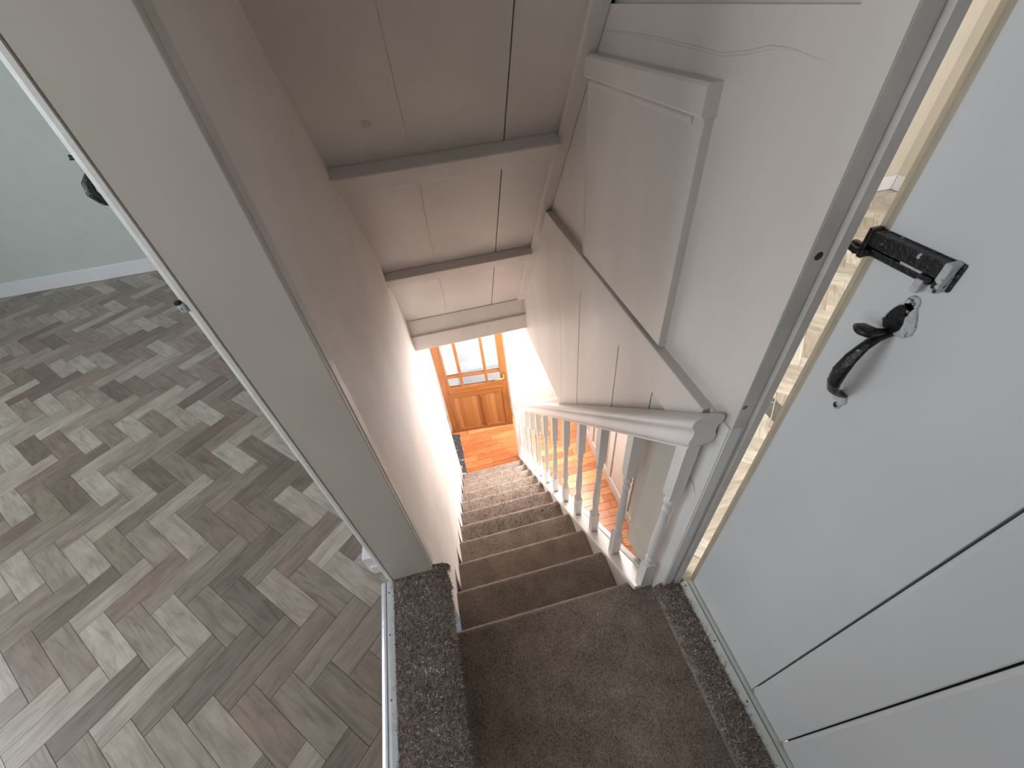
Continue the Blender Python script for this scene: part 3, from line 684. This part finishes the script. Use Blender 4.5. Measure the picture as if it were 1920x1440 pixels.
bm = bmesh.new(); prism(bm, [(-0.188, ZL+0.0005), (-0.186, ZL+0.0045), (-0.178, ZL+0.0085), (-0.160, ZL+0.0105), (-0.146, ZL+0.0095), (-0.143, ZL+0.006), (-0.143, ZL-0.01), (-0.188, ZL-0.01)], 'y', -0.76, 0.138)
br = from_bm('threshold_bar', bm, ALU, tl); local(br, toff)
bm = bmesh.new(); b_box(bm, -0.171, -0.169, -0.76, 0.137, ZL+0.008, ZL+0.0108); b = from_bm('groove', bm, SCREW, br); local(b, toff)
for y in (0.100, -0.025, -0.190, -0.36):
    bm = bmesh.new(); bmesh.ops.create_uvsphere(bm, u_segments=10, v_segments=6, radius=0.0030); s = from_bm('screw', bm, SCREW, br, True); s.location = Vector((-0.160, y, ZL+0.0105))-toff; s.scale = (1, 1, 0.35)
pr_ = [(0.790, 0.0), (0.776, 0.0), (0.776, ZR+0.006), (0.75, ZR+0.007), (0.718, ZR+0.005)]
for k in range(1, 7):
    a = math.pi/2+k*math.pi/6; pr_.append((0.718+0.022*math.cos(a), ZR-0.015+0.020*math.sin(a)))
pr_ += [(0.712, 0.06), (0.717, -0.004), (0.75, -0.004)]
tr, roff = threshold('threshold', 'taupe carpeted threshold step at the foot of the white plank door', pr_, -0.83, -0.078, 26000)
bm = bmesh.new(); prism(bm, [(0.770, ZR-0.008), (0.770, ZR+0.006), (0.773, ZR+0.0105), (0.792, ZR+0.0125), (0.806, ZR+0.011), (0.8135, ZR+0.006), (0.8135, ZR-0.008)], 'y', -0.83, -0.092)
br = from_bm('threshold_bar', bm, paint('painted_bar', (0.72, 0.74, 0.72, 1), 0.3, 0.03, 0.03, 20), tr); local(br, roff)
bm = bmesh.new(); b_box(bm, 0.795, 0.797, -0.83, -0.094, ZR+0.010, ZR+0.0130); b = from_bm('groove', bm, SCREW, br); local(b, roff)
for y in (-0.106, -0.27, -0.42, -0.60):
    bm = bmesh.new(); bmesh.ops.create_uvsphere(bm, u_segments=10, v_segments=6, radius=0.0030); s = from_bm('screw', bm, SCREW, br, True); s.location = Vector((0.784, y, ZR+0.0122))-roff; s.scale = (1, 1, 0.35)

# ================================================================== WHITE PLANK DOOR WITH BLACK LATCH
XD = 0.815
d2 = empty('door_1', (XD, -0.82, ZR)); tag(d2, 'white plank door standing ajar with black iron latch and pull', 'door', kind='structure'); doff = Vector((XD, -0.82, ZR))
def ld(o): return local(o, doff)
def dboard(y0, y1, chamfer0, chamfer1):
    bm = bmesh.new(); t = 0.026
    poly = [(XD+t, y0), (XD+chamfer0[1], y0), (XD, y0+chamfer0[0]), (XD, y1-chamfer1[0]), (XD+chamfer1[1], y1), (XD+t, y1)]
    prism(bm, poly, 'z', ZR+0.006, 2.12)
    o = from_bm('door_board', bm, DOORP, d2); return ld(o)
dboard(-0.3985, -0.100, (0.001, 0.001), (0.0002, 0.0002))
bm = bmesh.new(); prism(bm, [(XD+0.026, -0.100), (XD, -0.100), (XD+0.002, -0.090), (XD+0.007, -0.080), (XD+0.012, -0.076), (XD+0.026, -0.076)], 'z', ZR+0.006, 2.12)  # free edge strip, its band of shade painted in as darker olive
we = from_bm('shaded_edge', bm, paint('door_edge_shade', (0.47, 0.435, 0.365, 1), 0.5, 0.08, 0.1, 12), d2); ld(we); we['label'] = 'rounded door edge with shade in its colour'
dboard(-0.5145, -0.4015, (0.002, 0.002), (0.007, 0.004))
dboard(-0.82, -0.5175, (0.002, 0.002), (0.007, 0.004))
for z in (0.35, 1.10, 1.85): ld(box('door_ledge', XD+0.026, XD+0.050, -0.80, -0.10, z, z+0.12, DOORP, d2, 0.004))
ld(box('gap_shadow_backing', XD+0.020, XD+0.0262, -0.53, -0.39, ZR+0.007, 2.1, DARKGAP, d2))
# latch case
latch = empty('latch', Vector((XD, -0.14, 1.30))-doff, d2); lo = Vector((XD, -0.14, 1.30))
def ll(o): return local(o, lo)
def oriented(o, ang, piv):
    o.data.transform(Matrix.Translation(Vector(piv)) @ Matrix.Rotation(ang, 4, 'X') @ Matrix.Translation(-Vector(piv))); return o
for nm, x0, x1, y0, y1, z0, z1, mt in (('back_plate', XD-0.003, XD, -0.203, -0.083, 1.281, 1.317, IRON), ('latch_case', XD-0.016, XD-0.002, -0.196, -0.090, 1.296, 1.316, IRON),
                                      ('latch_bar', XD-0.011, XD-0.003, -0.184, -0.066, 1.282, 1.292, IRON), ('staple', XD-0.018, XD, -0.094, -0.086, 1.277, 1.319, IRON),
                                      ('staple', XD-0.018, XD, -0.199, -0.190, 1.280, 1.318, IRONW), ('bar_stop', XD-0.013, XD-0.004, -0.178, -0.168, 1.268, 1.286, IRONW), ('case_flange', XD-0.012, XD-0.003, -0.170, -0.140, 1.291, 1.297, IRONW)):
    ll(box(nm, x0, x1, y0, y1, z0, z1, mt, latch, 0.002))
bm = bmesh.new(); tube(bm, [(XD-0.010, -0.100, 1.287), (XD-0.014, -0.080, 1.283), (XD-0.018, -0.069, 1.287)], [0.005, 0.0055, 0.0045], 8); ll(from_bm('latch_nose', bm, IRON, latch, True))
# pull handle
pull = empty('pull_handle', Vector((XD, -0.168, 1.15))-doff, d2); po_ = Vector((XD, -0.168, 1.15))
def lp(o): return local(o, po_)
def leaf(name, cy, cz_, ry, rz, mat, n=16, notch=0.25):
    bm = bmesh.new(); pts = []
    for k in range(n):
        a = k*2*math.pi/n; r = 1+notch*math.cos(3*a+math.pi/2)*0.5
        pts.append((cy+ry*r*math.cos(a), cz_+rz*r*math.sin(a)))
    prism(bm, pts, 'x', XD-0.004, XD); bmesh.ops.bevel(bm, geom=[e for e in bm.edges if all(v.co.x < XD-0.003 for v in e.verts)], offset=0.0015, segments=1, affect='EDGES')
    return lp(from_bm(name, bm, mat, pull))
leaf('top_plate', -0.176, 1.224, 0.021, 0.025, IRONW); leaf('top_tip', -0.176, 1.250, 0.009, 0.011, IRONW, 12, 0)
leaf('bottom_plate', -0.166, 1.066, 0.012, 0.013, IRONW); leaf('bottom_tip', -0.168, 1.050, 0.006, 0.008, IRONW, 12, 0)
ib = leaf('iron_boss', -0.170, 1.222, 0.0125, 0.021, IRON); ib.location.x -= 0.0015
bm = bmesh.new()
tube(bm, [(XD-0.002, -0.172, 1.202), (XD-0.018, -0.172, 1.196), (XD-0.031, -0.172, 1.184), (XD-0.041, -0.171, 1.164), (XD-0.045, -0.170, 1.140), (XD-0.042, -0.169, 1.115), (XD-0.033, -0.168, 1.094), (XD-0.016, -0.167, 1.080), (XD-0.002, -0.166, 1.074)],
     [0.0075, 0.0065, 0.0065, 0.0085, 0.0100, 0.0095, 0.0080, 0.0065, 0.0075], 12, (0.62, 1.15))
lp(from_bm('bow', bm, IRON, pull, True))
bm = bmesh.new(); tube(bm, [(XD-0.006, -0.172, 1.204), (XD-0.022, -0.170, 1.206), (XD-0.034, -0.164, 1.207), (XD-0.044, -0.160, 1.209)], [0.004, 0.007, 0.0135, 0.0105], 12, (0.55, 1.2)); lp(from_bm('thumb_piece', bm, IRON, pull, True))

# ================================================================== BEDROOM DOOR, FOLDED BACK BEHIND THE LINING
hx, hy = -0.176, 0.212; ang = math.radians(30.9)              # swing from the wall line
bd = empty('door_2', (hx, hy, ZL)); tag(bd, 'white bedroom door folded back behind the lining, only its black handle showing', 'door', kind='structure')
bd.rotation_euler = (0, 0, ang)
box('door_leaf', 0.002, 0.036, 0.0, 0.70, 0.012, 1.95, DOORP, bd, 0.002)
dh = empty('handle', (0.0, 0.60, 1.145), bd)
bm = bmesh.new(); b_box(bm, -0.004, 0.002, -0.016, 0.016, -0.075, 0.075, 0.001); from_bm('back_plate', bm, IRON, dh)
bm = bmesh.new(); tube(bm, [(0, 0, 0.028), (-0.020, 0, 0.022), (-0.036, 0, 0.004), (-0.040, 0, -0.016), (-0.030, 0, -0.036), (-0.012, 0, -0.048), (0, 0, -0.05)], [0.007, 0.008, 0.011, 0.012, 0.010, 0.007, 0.006], 10); from_bm('bow', bm, IRON, dh, True)
bm = bmesh.new(); tube(bm, [(0, 0, 0.050), (-0.020, 0, 0.056), (-0.034, 0, 0.060)], [0.004, 0.004, 0.006], 8); from_bm('thumb_piece', bm, IRON, dh, True)

# ================================================================== PINE GLAZED DOOR IN THE HALL
A0 = Vector((-0.039, 2.919, F0)); A1 = Vector((0.703, 2.837, F0)); pa = math.atan2(A1.y-A0.y, A1.x-A0.x); PWD = 0.748
pd = empty('door_3', A0); pd.rotation_euler = (0, 0, pa); tag(pd, 'varnished pine door, half glazed, at the foot of the stairs', 'door', kind='structure')
def pb(nm, u0, u1, z0, z1, d0, d1, mat, bev=0.003, par=None): return box(nm, u0, u1, d0, d1, z0, z1, mat, par or pd, bev)
T = 0.04
pb('stile', 0, 0.092, 0.006, 1.98, 0, T, DOORW); pb('stile', 0.672, PWD, 0.006, 1.98, 0, T, DOORW)
pb('stile_moulding', 0.078, 0.096, 0.05, 1.88, -0.004, T, DOORW, 0.004)
pb('bottom_rail', 0.092, 0.672, 0.006, 0.05, 0, T, DOORH); pb('mid_rail', 0.092, 0.672, 0.592, 0.752, 0, T, DOORH); pb('top_rail', 0.092, 0.672, 1.87, 1.98, 0, T, DOORH)
pb('rail_moulding', 0.080, 0.684, 0.672, 0.690, -0.010, 0.002, DOORH, 0.004)
pb('muntin', 0.415, 0.428, 0.045, 0.592, -0.004, T, DOORW)
for u in (0.243, 0.519): pb('glazing_bar', u-0.015, u+0.015, 0.752, 1.87, 0.004, T-0.004, DOORW)
pb('glazing_bar', 0.092, 0.672, 0.888, 0.922, 0.005, T-0.005, DOORH); pb('glazing_bar', 0.092, 0.672, 1.46, 1.49, 0.005, T-0.005, DOORH)
sx = [0.10, 0.152, 0.206, 0.262, 0.310, 0.362, 0.415]
for a, b in zip(sx, sx[1:]): pb('panel_stave', a, b, 0.052, 0.585, 0.014, 0.030, DOORT[(int(a*100)*7) % 3], 0.001)
sx = [0.428, 0.472, 0.525, 0.572, 0.622, 0.672]
for a, b in zip(sx, sx[1:]): pb('panel_stave', a, b, 0.052, 0.585, 0.014, 0.030, DOORT[(int(a*100)*7) % 3], 0.001)
for a, b in ((0.096, 0.412), (0.430, 0.668)):
    pb('panel_bead', a, a+0.010, 0.05, 0.59, 0.002, 0.02, DOORW); pb('panel_bead', a, b, 0.05, 0.062, 0.002, 0.02, DOORH)
for a, b in ((0.092, 0.228), (0.258, 0.504), (0.534, 0.672)):
    for c, d in ((0.752, 0.888), (0.922, 1.46), (1.49, 1.87)): pb('pane', a, b, c, d, 0.018, 0.022, GLASS, 0)
hd = empty('door_handle', (0.709, 0, 0.83), pd)
bm = bmesh.new(); b_box(bm, -0.022, 0.022, -0.006, 0, -0.062, 0.062, 0.003); from_bm('back_plate', bm, BRASS, hd)
bm = bmesh.new(); tube(bm, [(0, 0, -0.005), (0, -0.04, -0.005), (-0.02, -0.05, -0.005), (-0.06, -0.05, -0.006), (-0.10, -0.048, 0.002)], [0.009, 0.008, 0.008, 0.008, 0.010], 10); from_bm('lever', bm, BRASS, hd, True)
for z in (0.22, 1.7): pb('hinge', -0.012, 0.006, z, z+0.09, -0.006, 0.012, BRASS)
fr = box('trim_6', -0.088, -0.044, 2.935, 3.02, F0, F0+2.03, HALLW, None, 0.004); tag(fr, 'white frame on the hinge side of the pine door', 'door frame', kind='structure')
box('frame_head', -0.088, 0.775, 2.95, 3.02, F0+1.99, F0+2.04, HALLW, fr, 0.004); box('frame_side', 0.735, 0.775, 2.975, 3.02, F0, F0+2.03, HALLW, fr, 0.004)

# dark slate strip by the wall
bm = bmesh.new(); pts = [(-0.030, 2.22), (0.028, 2.22), (0.034, 2.34), (0.030, 2.47), (0.038, 2.60), (0.030, 2.72), (0.034, 2.87), (-0.085, 2.90)]
prism(bm, pts, 'z', F0, F0+0.012); bmesh.ops.bevel(bm, geom=[e for e in bm.edges if all(v.co.z > F0+0.01 for v in e.verts)], offset=0.003, segments=1, affect='EDGES')
sl = from_bm('slate_strip', bm, SLATE); tag(sl, 'dark slate strip on the hall floor against the white wall', 'slate strip')
